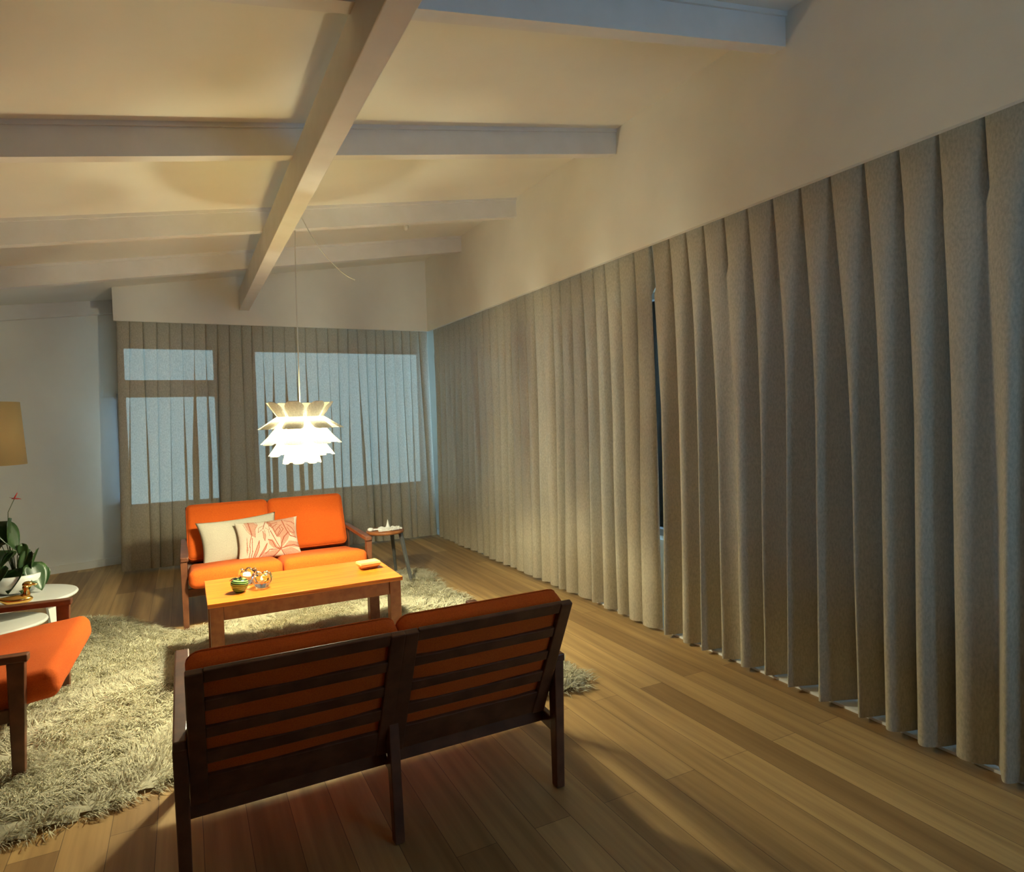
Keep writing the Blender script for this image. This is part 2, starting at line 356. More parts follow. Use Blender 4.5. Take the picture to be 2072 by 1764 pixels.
# ------------------------------------------------------------ seating
def rounded(name, w, d, t, r, m, parent, crown=.0, seed=0, fn=None, seg=None, pin=0):
    """upholstered block, centred, w(x) d(y) t(z)"""
    bm = bmesh.new(); H = Vector((w/2,d/2,t/2)); r = min(r, t/2*.98)
    def coords(h):
        n = max(4, int(h*2/.03)); inner = [-(h-r) + 2*(h-r)*i/n for i in range(n+1)]
        e = [r*math.tan(PI/4*k/4) for k in range(1,5)]
        return [-(h-r)-x for x in e[::-1]] + inner + [(h-r)+x for x in e]
    cs = [coords(h) for h in H]; idx = {}
    def vert(p):
        q = Vector([max(-(H[i]-r), min(H[i]-r, p[i])) for i in range(3)]); e = p-q
        if e.length > 1e-9:
            e = e.normalized()*r
        s = q+e
        fx = 1-(s.x/H.x)**2; fy = 1-(s.y/H.y)**2
        s.z += math.copysign(crown*max(0,fx)**.6*max(0,fy)**.6, s.z)*min(1,abs(s.z)/H.z*1.5)
        s.z += .004*noise.noise(s*7+Vector((seed,0,0)))
        return fn(s) if fn else s
    def V(p):
        k = tuple(round(c,6) for c in p)
        if k not in idx: idx[k] = bm.verts.new(vert(Vector(p)))
        return idx[k]
    for ax in range(3):
        a, b = [(1,2),(2,0),(0,1)][ax]
        for sgn in (-1,1):
            for i in range(len(cs[a])-1):
                for j in range(len(cs[b])-1):
                    P = []
                    for u, v_ in ((i,j),(i+1,j),(i+1,j+1),(i,j+1)):
                        p = [0,0,0]; p[ax] = sgn*H[ax]; p[a] = cs[a][u]; p[b] = cs[b][v_]; P.append(V(p))
                    if sgn < 0: P.reverse()
                    try: bm.faces.new(P)
                    except ValueError: pass
    return from_bm(name, bm, m, parent, smooth=True)

def piping(name, w, d, z, r, m, parent, rad=.004):
    pts = []
    for k in range(4):
        sx, sy = [(1,1),(-1,1),(-1,-1),(1,-1)][k]; c = Vector((sx*(w/2-r), sy*(d/2-r), z))
        for q in range(5):
            a = PI/2*k + PI/2*q/4; pts.append(c + Vector((math.cos(a),math.sin(a),0))*r)
    pts.append(pts[0]); return tube(name, pts, rad, m, parent, 6)

def seat_furniture(name, label, cat, loc, rz, W, panels, seat_len=.72, center_leg=True):
    """local: x across, +y forward, rear legs on y=0"""
    t = thing(name, label, cat, loc, rz)
    hw = W/2; D = .75
    for s in (-1,1):
        bar('leg', (s*hw,0,0), (s*hw,-.005,.498), (.034,.040), (.040,.055), teak, t)
        bar('leg', (s*hw,D,0), (s*hw,D+.01,.498), (.036,.040), (.042,.060), teak, t)
        bm = bmesh.new()
        # armrest: flat, widening a little to the front
        ys = [-.045,.1,.35,.6,.80]; ws = [.036,.042,.048,.052,.050]; zs = [.524,.525,.527,.527,.525]; cxs = [0,-.002,-.004,-.005,-.005]
        vs = []
        for y, w_, z_, c_ in zip(ys, ws, zs, cxs):
            vs.append([bm.verts.new((s*(hw+c_)+w_/2*a, y, z_-b)) for a, b in ((-1,.030),(1,.030),(1,0),(-1,0))])
        for a, b in zip(vs, vs[1:]):
            for k in range(4): bm.faces.new((a[k],a[(k+1)%4],b[(k+1)%4],b[k]))
        bm.faces.new(vs[0][::-1]); bm.faces.new(vs[-1]); bmesh.ops.recalc_face_normals(bm, faces=bm.faces)
        bmesh.ops.bevel(bm, geom=[e for e in bm.edges if e.calc_face_angle(0) > .6], offset=.005, segments=2, affect='EDGES', profile=.5)
        from_bm('armrest', bm, teak, t)
        bar('side_rail', (s*(hw-.005),.0,.235), (s*(hw-.005),D,.285), (.022,.055), (.022,.055), teak, t)
    bar('front_rail', (-hw+.01,D-.02,.265), (hw-.01,D-.02,.265), (.03,.055), (.03,.055), teak, t, side=(0,1,0))
    bar('rear_rail', (-hw+.01,.10,.245), (hw-.01,.10,.245), (.03,.05), (.03,.05), teak, t, side=(0,1,0))
    if center_leg and panels > 1:
        bar('leg', (0,-.01,0), (0,.03,.47), (.034,.040), (.036,.050), teak, t)
        bar('seat_bearer', (0,.02,.240), (0,D-.02,.262), (.025,.045), (.025,.045), teak, t)
    # seat cushion(s)
    pw = (W-.045)/panels
    tilt = math.atan2(.085,.66)
    for k in range(panels):
        xc = -hw+.0225 + pw*(k+.5)
        c = rounded('seat_cushion', pw-.004, seat_len, .125, .045, orange, t, crown=.016, seed=k+3)
        c.rotation_euler = (tilt,0,0); c.location = (xc, .125+seat_len/2, .328)
        # backrest frame, leaning back
        b0, b1 = Vector((0,.075,.275)), Vector((0,-.165,.758)); ln = (b1-b0).length; dv = (b1-b0).normalized()
        for sx in (-1,1):
            p = Vector((xc+sx*(pw/2-.022),0,0)); bar('backrest_stile', p+b0, p+b1, (.052,.026), (.046,.024), teak, t)
        hwid = pw/2-.045
        for q, (l0, l1) in enumerate(((0.0,.112),(.168,.218),(.278,.320),(.388,.430),(.498,ln+.004))):
            a, b = b0+dv*l0, b0+dv*l1; mid = (a+b)/2
            bar('backrest_slat', mid+Vector((xc-hwid,0,0)), mid+Vector((xc+hwid,0,0)), (l1-l0,.016), (l1-l0,.016), teak, t, side=dv, bev=.003)
        nrm = Vector((0,dv.z,-dv.y))   # forward normal
        bc = rounded('back_cushion', pw-.002, .46, .105, .042, orange, t, crown=.012, seed=k+9)
        ctr = b0 + dv*(.295) + nrm*(.062) + Vector((xc,0,0))
        # cushion: x across, local y up the back, local z forward
        bc.matrix_local = Matrix.Translation(ctr) @ Matrix((Vector((1,0,0)), dv, Vector((1,0,0)).cross(dv))).transposed().to_4x4()
        piping('piping', pw-.008, .454, -.030, .04, orange, bc, .0035)
    return t
sofa_far = seat_furniture('two_seat_sofa', 'orange two seat sofa with teak arms against the far curtain, holding the two throw pillows', 'sofa', (.597,5.68,0), PI, 1.28, 2, center_leg=False)
sofa_near = seat_furniture('two_seat_sofa', 'orange two seat sofa seen from behind with dark slatted teak back', 'sofa', (.585,2.08,0), 0, 1.27, 2)
chair = seat_furniture('easy_chair', 'orange easy chair with dark teak arms at the left edge on the rug', 'armchair', (-1.385,3.66,0.0), -PI/2-.03, .92, 1, seat_len=.765)

# ------------------------------------------------------------ throw pillows
PAT = dict(
 rust=[(13,[(880,195),(905,260),(935,330),(970,410)]),(9,[(970,410),(955,480),(965,560),(1000,650),(1015,740)]),(9,[(985,450),(1010,560),(1045,650),(1050,730)]),
  (9,[(1085,740),(1100,600),(1120,480),(1145,580),(1140,660),(1120,730)]),(9,[(1190,710),(1225,620),(1265,510),(1262,590),(1235,660),(1190,715)]),
  (11,[(1275,325),(1350,410),(1430,500),(1495,565)]),(14,[(1500,565),(1495,480),(1510,400),(1555,325)]),(12,[(1500,565),(1600,510),(1680,485),(1790,490)]),
  (12,[(1500,570),(1420,560),(1340,470),(1270,455)]),(11,[(1500,570),(1450,640),(1390,710)]),(11,[(1505,575),(1570,640),(1620,660)]),(9,[(1500,570),(1330,600),(1280,660)]),
  (10,[(1160,175),(1150,240),(1145,300)]),(13,[(1400,160),(1450,220),(1520,300),(1600,370),(1690,380)]),
  (9,[(1190,195),(1280,240),(1230,240),(1290,270),(1350,215)]),(9,[(1300,270),(1350,340),(1395,250),(1420,230)]),(9,[(1360,350),(1400,400),(1430,300),(1400,270)]),(9,[(1420,390),(1470,290),(1430,260)]),
  (9,[(1180,180),(1270,215),(1340,190)]),(8,[(1440,170),(1560,190),(1610,215)]),(8,[(1500,220),(1600,270),(1650,320)]),(8,[(1520,260),(1590,320),(1650,330)]),
  (8,[(840,760),(900,790),(960,770),(1060,745),(1250,715)]),(5,[(885,440),(905,540),(950,630),(960,700)]),(5,[(800,240),(870,340),(950,400)]),(5,[(1000,170),(1045,240),(1015,310),(1040,440)]),
  (5,[(1150,330),(1180,430),(1220,480),(1215,400),(1170,310)]),(5,[(1180,280),(1240,310),(1280,400)]),(5,[(1130,250),(1070,290),(1075,360),(1130,310)]),(5,[(1170,185),(1220,230),(1260,310)])],
 pink=[[(810,210),(960,175),(1045,240),(1010,310),(1040,440),(960,400),(870,320)],[(1180,170),(1400,130),(1560,120),(1640,250),(1700,390),(1560,320),(1480,410),(1400,410),(1290,290),(1200,220)],
  [(1270,455),(1340,450),(1440,540),(1500,570),(1380,570),(1300,520)],[(1440,330),(1590,320),(1580,420),(1505,560),(1460,420)],[(1520,560),(1600,440),(1740,430),(1750,500),(1640,520)],
  [(1510,580),(1650,520),(1800,560),(1790,620),(1620,660)],[(1490,580),(1400,600),(1250,650),(1200,740),(1390,715),(1450,650)],[(1100,600),(1120,490),(1140,600),(1125,720),(1090,735)],[(1200,700),(1265,520),(1245,640)],
  [(890,450),(950,620),(960,690),(920,640)],[(1150,330),(1180,430),(1225,480),(1215,390)]])
def homog(src):
    dst = [(0,0),(1,0),(1,1),(0,1)]; A, B = [], []
    for (x,y),(u,v_) in zip(src,dst):
        A += [[x,y,1,0,0,0,-u*x,-u*y],[0,0,0,x,y,1,-v_*x,-v_*y]]; B += [u,v_]
    h = np.linalg.solve(np.array(A,float), np.array(B,float)); h = np.append(h,1).reshape(3,3)
    return lambda p: (lambda q: (q[0]/q[2], q[1]/q[2]))(h @ np.array([p[0],p[1],1]))
def pillow(name, label, w, h, t, mats, pattern=None, n=(40,30), seed=0):
    NX, NY = n; V = []; F = []; MI = []
    def pt(u, v_, s):
        x, y = 2*u-1, 2*v_-1
        e = max(0,(1-x*x))**.5*max(0,(1-y*y))**.5
        px = w/2*x*(1-.09*(1-y*y)); py = -h/2*y*(1-.10*(1-x*x))
        z = s*t/2*e**.8 + .006*e*noise.noise(Vector((x*2,y*2,seed)))
        z += s*.003*math.sin(y*18+seed)*max(0,(abs(x)-.75))*4*e
        return (px,py,z)
    for s in (1,-1):
        b = len(V)
        for j in range(NY+1):
            for i in range(NX+1): V.append(pt(i/NX, j/NY, s))
        for j in range(NY):
            for i in range(NX):
                a = b+j*(NX+1)+i; q = (a,a+NX+1,a+NX+2,a+1) if s > 0 else (a,a+1,a+NX+2,a+NX+1); F.append(q)
                k = 0
                if pattern and s > 0: k = pattern((i+.5)/NX,(j+.5)/NY)
                MI.append(k)
    o = from_vf(name, V, F, mats); o.data.polygons.foreach_set('material_index', MI)
    bm = bmesh.new(); bm.from_mesh(o.data); bmesh.ops.remove_doubles(bm, verts=bm.verts, dist=.0004); bm.to_mesh(o.data); bm.free()
    return tag(o, label, 'pillow')
def make_pattern():
    hm = homog([(655,215),(1600,110),(1800,590),(840,820)])
    lines = []
    for wd, pts in PAT['rust']:
        q = [hm(p) for p in pts]; lines.append((wd/1000*.85*.75, q))
    polys = [[hm(p) for p in P] for P in PAT['pink']]
    def inside(P, x, y):
        r = False
        for (x0,y0),(x1,y1) in zip(P, P[1:]+P[:1]):
            if (y0 > y) != (y1 > y) and x < (x1-x0)*(y-y0)/(y1-y0)+x0: r = not r
        return r
    def f(u, v_):
        for wd, q in lines:
            for (x0,y0),(x1,y1) in zip(q, q[1:]):
                dx, dy = x1-x0, (y1-y0)*.62; px, py = u-x0, (v_-y0)*.62
                tt = max(0,min(1,(px*dx+py*dy)/(dx*dx+dy*dy+1e-12)))
                if (px-tt*dx)**2 + (py-tt*dy)**2 < wd*wd: return 2
        for P in polys:
            if inside(P,u,v_): return 1
        return 0
    return f
def place_frame(o, tl, tr, bl, z_off=0):
    """orient a pillow from three corners"""
    tl, tr, bl = map(Vector, (tl,tr,bl)); X = (tr-tl).normalized(); Yv = (tl-bl); Yv = (Yv-Yv.dot(X)*X).normalized(); Z = X.cross(Yv)
    c = (tr+bl)/2; o.matrix_world = Matrix.Translation(c + Z*z_off) @ Matrix((X,Yv,Z)).transposed().to_4x4()
p1 = pillow('throw_pillow', 'plain grey beige throw pillow leaning on the left seat of the far sofa', .60, .37, .12, [linen], seed=2)
p2 = pillow('throw_pillow', 'cream throw pillow with rust red leaf pattern, in front of the plain one', .47, .33, .11, [cream, pinkm, rustm], make_pattern(), n=(190,124), seed=5)

# ------------------------------------------------------------ coffee table
TX0, TX1, TY0, TY1, TZ = .07, 1.16, 3.80, 4.40, .455
t = thing('coffee_table', 'low rectangular teak coffee table with square legs under the pendant lamp', 'table', ((TX0+TX1)/2,(TY0+TY1)/2,.0))
a, b = (TX1-TX0)/2, (TY1-TY0)/2
box('table_top', (-a,-b,TZ-.024), (a,b,TZ), teak_top, t, .003)
for sx in (-1,1):
    for sy in (-1,1):
        x, y = sx*(a-.045), sy*(b-.045); box('leg', (x-.034,y-.034,0), (x+.034,y+.034,TZ-.0245), teak_mid, t, .003)
for sy in (-1,1): box('apron', (-a+.08,sy*(b-.035)-.011,TZ-.105), (a-.08,sy*(b-.035)+.011,TZ-.025), teak_mid, t, .002)
for sx in (-1,1): box('apron', (sx*(a-.035)-.011,-b+.08,TZ-.105), (sx*(a-.035)+.011,b-.08,TZ-.025), teak_mid, t, .002)
TZ += .0005
# small wooden dish: flared body with a thick pale rim
def frustum(name, w0, d0, w1, d1, z0, z1, m, parent=None, bev=.0015):
    bm = bmesh.new(); vs = [bm.verts.new((sx*w/2,sy*d/2,z)) for z, w, d in ((z0,w0,d0),(z1,w1,d1)) for sx, sy in ((-1,-1),(1,-1),(1,1),(-1,1))]
    for q in ((3,2,1,0),(4,5,6,7),(0,1,5,4),(1,2,6,5),(2,3,7,6),(3,0,4,7)): bm.faces.new([vs[i] for i in q])
    bmesh.ops.bevel(bm, geom=bm.edges[:], offset=bev, segments=3, affect='EDGES', profile=.5)
    return from_bm(name, bm, m, parent, smooth=False)
t = thing('wooden_box', 'small pale wooden box with a lid on the right end of the coffee table', 'box', (1.035,4.14,TZ), .12)
frustum('base', .095,.060,.120,.082, 0,.022, teak_mid, t); frustum('body', .120,.085,.138,.100, .018,.034, lightwood, t); frustum('lid', .138,.100,.128,.090, .0345,.048, lightwood, t)
# crystal candle holders
def candle(label, loc, rz):
    t = thing('glass_candle_holder', label, 'candle holder', loc, rz, None)
    n = 48; V, F = [], []
    outer = [(.020,0),(.034,.004),(.040,.018),(.053,.040),(.056,.060),(.050,.078),(.043,.086)]
    inner = [(.034,.084),(.038,.066),(.034,.048),(.022,.036),(.010,.034)]
    prof = outer+inner
    for i, (r, z) in enumerate(prof):
        for k in range(n):
            a = 2*PI*k/n; lob = abs(math.cos(a*3)); out = i < len(outer)
            rr = r*(1 + (.16*(lob-.5) if out else .06*(lob-.5))*min(1,z/.03))
            zz = z + (.012*(lob-.5) if .07 < z else 0)
            V.append((rr*math.cos(a), rr*math.sin(a), zz))
    for i in range(len(prof)-1):
        for k in range(n): F.append((i*n+k,i*n+(k+1)%n,(i+1)*n+(k+1)%n,(i+1)*n+k))
    F.append(tuple(range(n))[::-1]); F.append(tuple((len(prof)-1)*n+k for k in range(n)))
    from_vf('glass_bowl', V, F, glassm, t, smooth=True)
    lathe('tea_light', [(.017,.0352),(.018,.046),(.016,.047)], plasticw, t, 20)
candle('clear lobed glass candle holder standing behind the green striped apple', (.305,4.165,TZ), .3)
candle('clear lobed glass candle holder to the right of the green striped apple', (.370,4.015,TZ), .9)
t = thing('striped_apple', 'green glass apple with black spiral stripes on the coffee table', 'ornament', (.245,3.985,TZ))
lathe('apple_body', [(.012,0),(.026,.002),(.038,.016),(.046,.036),(.049,.052),(.044,.068),(.030,.077),(.016,.076),(.006,.070)], applem, t, 40)
tube('apple_stem', [(.0,0,.069),(.002,0,.080),(.010,0,.090)], [.003,.003,.005], blackm, t)
v = [(0,0,.078),(-.018,.008,.086),(-.036,.006,.084),(-.052,-.002,.072),(-.036,-.014,.082),(-.016,-.010,.084)]
v2_ = [(x,y,z-.002) for x,y,z in v]
from_vf('apple_leaf', v+v2_, [(0,1,2,3,4,5),(11,10,9,8,7,6)]+[(i,(i+1)%6,6+(i+1)%6,6+i) for i in range(6)], blackm, t, smooth=False)

# ------------------------------------------------------------ stool with ornaments
SX, SY, SZ = 1.535, 5.50, .458
t = thing('tripod_stool', 'round wooden stool on dark metal legs beside the far sofa', 'stool', (SX,SY,.02))
z = SZ-.02
lathe('stool_top', [(.155,z-.026),(.163,z-.020),(.165,z-.004),(.160,z)], teak_mid, t, 48)
for k, (lx, ly, tx, ty) in enumerate(((.14,-.27,.122,-.05),(.15,.22,.085,.09),(-.19,.03,-.125,.0))):
    d = Vector((lx,ly,0)).normalized()
    lg = bar('leg', (lx,ly,0), (tx,ty,z-.027), (.022,.022), (.034,.026), darkmetal, t, side=(-d.y,d.x,0))
bm = bmesh.new()
for d in ((.122,-.05),(.085,.09),(-.125,.0)):
    add_bar(bm, (0,0,z-.036), (*d,z-.036), (.03,.016), (.03,.016), side=(-d[1],d[0],0), bev=.002)
from_bm('leg_bracket', bm, darkmetal, t)
for o in list(t.children): pass
z = SZ+.0005
t = thing('porcelain_spoon', 'white spoon shaped porcelain ornament with a round bowl on the stool', 'ornament', (SX-.135,SY-.02,z), -.15)
lathe('spoon_bowl', [(.004,0),(.018,.003),(.026,.014),(.024,.026),(.012,.032),(.002,.033)], plasticw, t, 24)
tube('spoon_handle', [(.02,0,.014),(.05,-.004,.016),(.085,-.008,.012),(.12,-.012,.010)], [.009,.006,.007,.009], plasticw, t)
t = thing('crumpled_paper', 'white crumpled folded paper lying on the wooden stool', 'paper', (SX+.02,SY-.03,z))
def crumple(name, w, d, amp, seed, parent):
    V, F = [], []; n = 12
    for s in (0,1):
        for j in range(n+1):
            for i in range(n+1):
                x, y = i/n-.5, j/n-.5; e = 1+.18*noise.noise(Vector((x*4,y*4,seed)))
                h = .008+amp*abs(noise.noise(Vector((x*5+seed,y*5,1))))
                V.append((x*w*e, y*d*e+x*.02, h*(1 if s else .35)))
    for s in (0,1):
        b = s*(n+1)**2
        for j in range(n):
            for i in range(n):
                q = b+j*(n+1)+i; f = (q,q+1,q+n+2,q+n+1); F.append(f if s else f[::-1])
    N_ = (n+1)**2; rim = [i for i in range(n+1)] + [(j*(n+1)+n) for j in range(1,n+1)] + [n*(n+1)+i for i in range(n-1,-1,-1)] + [j*(n+1) for j in range(n-1,0,-1)]
    for a, b in zip(rim, rim[1:]+rim[:1]): F.append((a,b,b+N_,a+N_))
    zmin = min(p[2] for p in V); V = [(x,y,z_-zmin) for x,y,z_ in V]
    return from_vf(name, V, F, plasticw, parent, smooth=False)
crumple('sheet', .19, .11, .035, 3, t); o = crumple('folded_sheet', .10, .08, .03, 8, t); o.location = (.055,-.035,.004)
t = thing('porcelain_cone', 'small white pointed porcelain cone standing on the stool top', 'ornament', (SX+.045,SY+.07,z))
lathe('cone_body', [(.022,0),(.020,.01),(.011,.035),(.0015,.075)], plasticw, t, 20); lathe('cone_foot', [(.028,0),(.028,.004),(.021,.006)], plasticw, t, 20)

# ------------------------------------------------------------ pendant lamp
PX_, PY_, PB = .628, 4.03, 1.190
t = thing('pendant_lamp', 'lit white pendant lamp of layered petals above the coffee table', 'pendant lamp', (PX_,PY_,PB-.012))
LS = 1.08
def petal(parent, rz, prof, half_w, k):
    """prof: (r,z) from root to tip; half_w: half width at each station"""
    n = len(prof); m_ = 10; V, F = [], []
    for i, ((r,z), hw) in enumerate(zip(prof, half_w)):
        for j in range(m_+1):
            u = (j/m_*2-1); y = hw*u
            bow = 1 - .30*u*u*(hw/.07)**2
            V.append((r - (1-bow)*.085, y, z))
    for i in range(n-1):
        for j in range(m_): a = i*(m_+1)+j; F.append((a,a+1,a+m_+2,a+m_+1))
    o = from_vf('petal', V, F, petalm, parent); o.rotation_euler = (0,0,rz)
    s = o.modifiers.new('thickness','SOLIDIFY'); s.thickness = .0015
    sb = o.modifiers.new('smooth','SUBSURF'); sb.levels = 1; sb.render_levels = 1
rings = [ # profile root->tip, half widths
 ([(.105,.250),(.128,.285),(.152,.320),(.170,.345),(.180,.362),(.184,.370)], [.030,.046,.054,.053,.040,.022]),
 ([(.120,.285),(.150,.265),(.182,.243),(.210,.225),(.230,.212),(.236,.208)], [.040,.047,.053,.057,.056,.046]),
 ([(.128,.222),(.150,.195),(.174,.165),(.196,.142),(.214,.124),(.222,.116)], [.042,.048,.053,.056,.054,.044]),
 ([(.112,.150),(.130,.120),(.148,.092),(.164,.068),(.176,.052),(.181,.046)], [.036,.042,.047,.049,.046,.036]),
 ([(.080,.085),(.088,.060),(.095,.036),(.100,.016),(.103,.003),(.104,-.002)], [.026,.030,.033,.034,.030,.018])]
rings = [([(r_*LS,z_) for r_,z_ in pr],[h_*LS for h_ in hw]) for pr, hw in rings]
for k, (pr, hw) in enumerate(rings):
    for q in range(8): petal(t, 2*PI*(q+.5)/8 + .04, pr, hw, k)
bm = bmesh.new()
for (r, z_) in ((.105,.252),(.120,.284),(.128,.222),(.112,.150),(.080,.085)):
    V, F = tube_vf([(r*math.cos(2*PI*i/32), r*math.sin(2*PI*i/32), z_) for i in range(33)], .003, 6)
    base = [bm.verts.new(p) for p in V]
    for f in F[:-2]: bm.faces.new([base[i] for i in f])
for a in range(4):
    add_bar(bm, Vector((.105*math.cos(a*PI/2),.105*math.sin(a*PI/2),.252)), Vector((.012*math.cos(a*PI/2),.012*math.sin(a*PI/2),.262)), (.003,.003), (.003,.003), side=(0,0,1), bev=0)
for a in range(8):
    an = a*PI/4+.04; c_, s_ = math.cos(an), math.sin(an)
    for (r0,z0),(r1,z1_) in (((.120,.284),(.128,.222)),((.128,.222),(.112,.150)),((.112,.150),(.080,.085))):
        add_bar(bm, Vector((r0*c_,r0*s_,z0)), Vector((r1*c_,r1*s_,z1_)), (.003,.003), (.003,.003), side=(-s_,c_,0), bev=0)
from_bm('petal_frame', bm, plasticw, t)
lathe('added_top_dimmer', [(.022,.272),(.06,.262),(.112,.262),(.112,.2605),(.06,.2605),(.022,.2705)], dimtopm, t, 40)  # unseen disc added to weaken the light going up to the ceiling
lathe('added_bottom_dimmer', [(.0,.070),(.05,.071),(.086,.078),(.086,.0795),(.05,.0725),(.0,.0715)], dimbotm, t, 40)  # unseen disc added to weaken the light falling on the table
lathe('lamp_socket', [(.020,.205),(.022,.215),(.022,.262),(.010,.275),(.004,.280)], plasticw, t, 24)
bulbm = bpy.data.materials.new('bulb_glow'); bulbm.use_nodes = True
_b = bulbm.node_tree.nodes['Principled BSDF']; _b.inputs['Emission Color'].default_value = (*LAMP_COL,1); _b.inputs['Emission Strength'].default_value = 14
lathe('light_bulb', [(.010,.204),(.020,.198),(.030,.178),(.034,.160),(.030,.142),(.018,.129),(.004,.126)], bulbm, t, 24)
ld = bpy.data.lights.new('bulb_light','POINT'); ld.energy = LAMP_POWER; ld.color = LAMP_COL; ld.shadow_soft_size = .07
lo = bpy.data.objects.new('bulb_light', ld); COL.objects.link(lo); lo.parent = t; lo.location = (0,0,.162)
tube('power_cord', [(0,0,.275),(.002,0,.6),(.006,0,1.0),(.012,0,1.40)], .0032, plasticw, t, 6)
def pix(px, py, y):
    d = c2w(Vector((px-cx,py-cy,FPX))); s = y/d.y; return Vector((0,0,CAM_H)) + d*s
pts = [pix(px,py,4.03) for px, py in ((612,443),(626,470),(640,492),(655,513),(672,532),(690,549),(704,559),(718,566))]
pts = [Vector((.652,4.03,2.70))] + pts
tag(tube('loose_cable', pts, .0032, plasticw, None, 6), 'thin white cable end drooping from the main beam beside the pendant cord', 'cable')
# small sensor on the ceiling
sx_, sy_ = 1.80, 5.42; sz_ = cz(sx_)
t = thing('ceiling_sensor', 'small white round sensor on the ceiling near the far right corner', 'sensor', (sx_,sy_,sz_))
lathe('sensor_base', [(.030,.008),(.030,-.012),(.024,-.018)], plasticw, t, 24); lathe('sensor_head', [(.020,-.016),(.022,-.04),(.019,-.062),(.010,-.072),(.002,-.074)], plasticw, t, 24)

# ------------------------------------------------------------ left corner: side tables, plant, duck, floor lamp
def oval_table(label, c, a, b, h, rz):
    t = thing('side_table', label, 'side table', (*c,0), rz)
    n = 64; prof = [(.0,.0),(.0,.006),(.012,.016),(.05,.022)]
    V, F = [], []
    rings_ = [(a-.03,b-.03,h-.022),(a-.006,b-.006,h-.019),(a,b,h-.010),(a-.004,b-.004,h-.002),(a-.012,b-.012,h),(a*.5,b*.5,h)]
    for (ra, rb, z_) in rings_:
        for k in range(n): V.append((ra*math.cos(2*PI*k/n), rb*math.sin(2*PI*k/n), z_))
    for i in range(len(rings_)-1):
        for k in range(n): F.append((i*n+k,i*n+(k+1)%n,(i+1)*n+(k+1)%n,(i+1)*n+k))
    F.append(tuple(range(n))[::-1]); F.append(tuple((len(rings_)-1)*n+k for k in range(n)))
    from_vf('table_top', V, F, lacq, t)
    for s in (-1,1):   # bent panel legs, curved in plan
        V, F = [], []; m_ = 12
        for zz, k0 in ((0,.92),(h-.022,.78)):
            for th in (0,.016):
                for i in range(m_+1):
                    an = (i/m_-.5)*1.15; V.append((s*((a*k0-th)*math.cos(an)), (b*k0-th)*math.sin(an), zz))
        w = m_+1
        for i in range(m_):
            F += [(i,i+1,2*w+i+1,2*w+i),(w+i,3*w+i,3*w+i+1,w+i+1),(i,w+i,w+i+1,i+1),(2*w+i,2*w+i+1,3*w+i+1,3*w+i)]
        F += [(0,2*w,3*w,w),(m_,w+m_,3*w+m_,2*w+m_)]
        o = from_vf('leg', V, F, lacq, t, smooth=False)
        bm = bmesh.new(); bm.from_mesh(o.data); bmesh.ops.recalc_face_normals(bm, faces=bm.faces); bm.to_mesh(o.data); bm.free()
    return t
oval_table('white oval side table carrying the potted plant and brass duck', (-1.03,4.76), .40, .33, .43, 0)
oval_table('lower white nesting table tucked under the plant table, behind the easy chair arm', (-1.10,4.46), .36, .26, .355, 0)
t = thing('potted_anthurium', 'dark green leafy plant with a red flower in a white pot', 'potted plant', (-.960,4.90,.4305))
lathe('pot', [(.070,0),(.100,.012),(.135,.05),(.148,.09),(.146,.115),(.138,.118),(.130,.105),(.02,.095)], lacq, t, 40)
lathe('soil', [(.128,.090),(.126,.100),(.06,.104),(.0,.105)], mat('potting_soil', (.03,.02,.012), .95), t, 24)
def leaf(parent, base, tip, width, droop, rnd, m=leafm, curl=.25):
    """heart shaped blade with a petiole up to the blade root"""
    base, tip = Vector(base), Vector(tip); L = (tip-base); ln = L.length; d = L.normalized()
    side = d.cross(Vector((0,0,1))); side = side.normalized() if side.length > .1 else Vector((1,0,0))
    side = (side*math.cos(rnd)+d.cross(side)*math.sin(rnd)).normalized(); nrm = side.cross(d)
    V, F = [], []; N_ = 10; K = 6
    for i in range(N_+1):
        u = i/N_; w = width*(math.sin(PI*min(1,u**.62))**.8)*(1-.15*u) + .0005
        c = base + d*(ln*u) + Vector((0,0,-droop*u*u))
        for j in range(-K//2, K//2+1):
            q = j/(K/2); back = -.18*ln*abs(q)*(1-u)**2
            V.append(c + side*(w*q) + nrm*(curl*w*abs(q)**1.5) + d*back)
    K1 = K+1
    for i in range(N_):
        for j in range(K): a = i*K1+j; F.append((a,a+1,a+K1+1,a+K1))
    o = from_vf('leaf', V, F, m, parent); s = o.modifiers.new('thickness','SOLIDIFY'); s.thickness = .0012; return o
rn = random.Random(3)
# blades: (root, tip) in local coordinates of the pot
blades = [((-.06,-.02,.42),(.02,-.05,.27),.075,.3),((-.01,-.02,.44),(-.02,-.08,.33),.07,1.2),((.045,-.05,.29),(.055,-.06,.20),.032,.9),((.07,-.05,.24),(.03,-.07,.10),.040,1.4),
 ((.12,-.05,.25),(.085,-.07,.15),.036,.5),((.09,-.06,.16),(.14,-.10,.02),.070,.3),((.13,-.04,.13),(.155,-.06,.05),.045,.8),((.02,-.08,.14),(-.02,-.14,.03),.085,.2),((-.05,-.08,.16),(-.12,-.15,.04),.08,0),
 ((.055,-.09,.09),(.06,-.12,-.0),.045,.4),((-.06,-.03,.30),(-.14,-.06,.20),.06,.5),((.02,.05,.20),(.06,.12,.12),.06,.4),((-.05,.06,.24),(-.12,.13,.15),.06,.3),((-.01,-.06,.25),(-.05,-.12,.19),.03,.1),((-.03,0,.36),(-.09,.03,.30),.06,.8)]
sv, sf = [], []
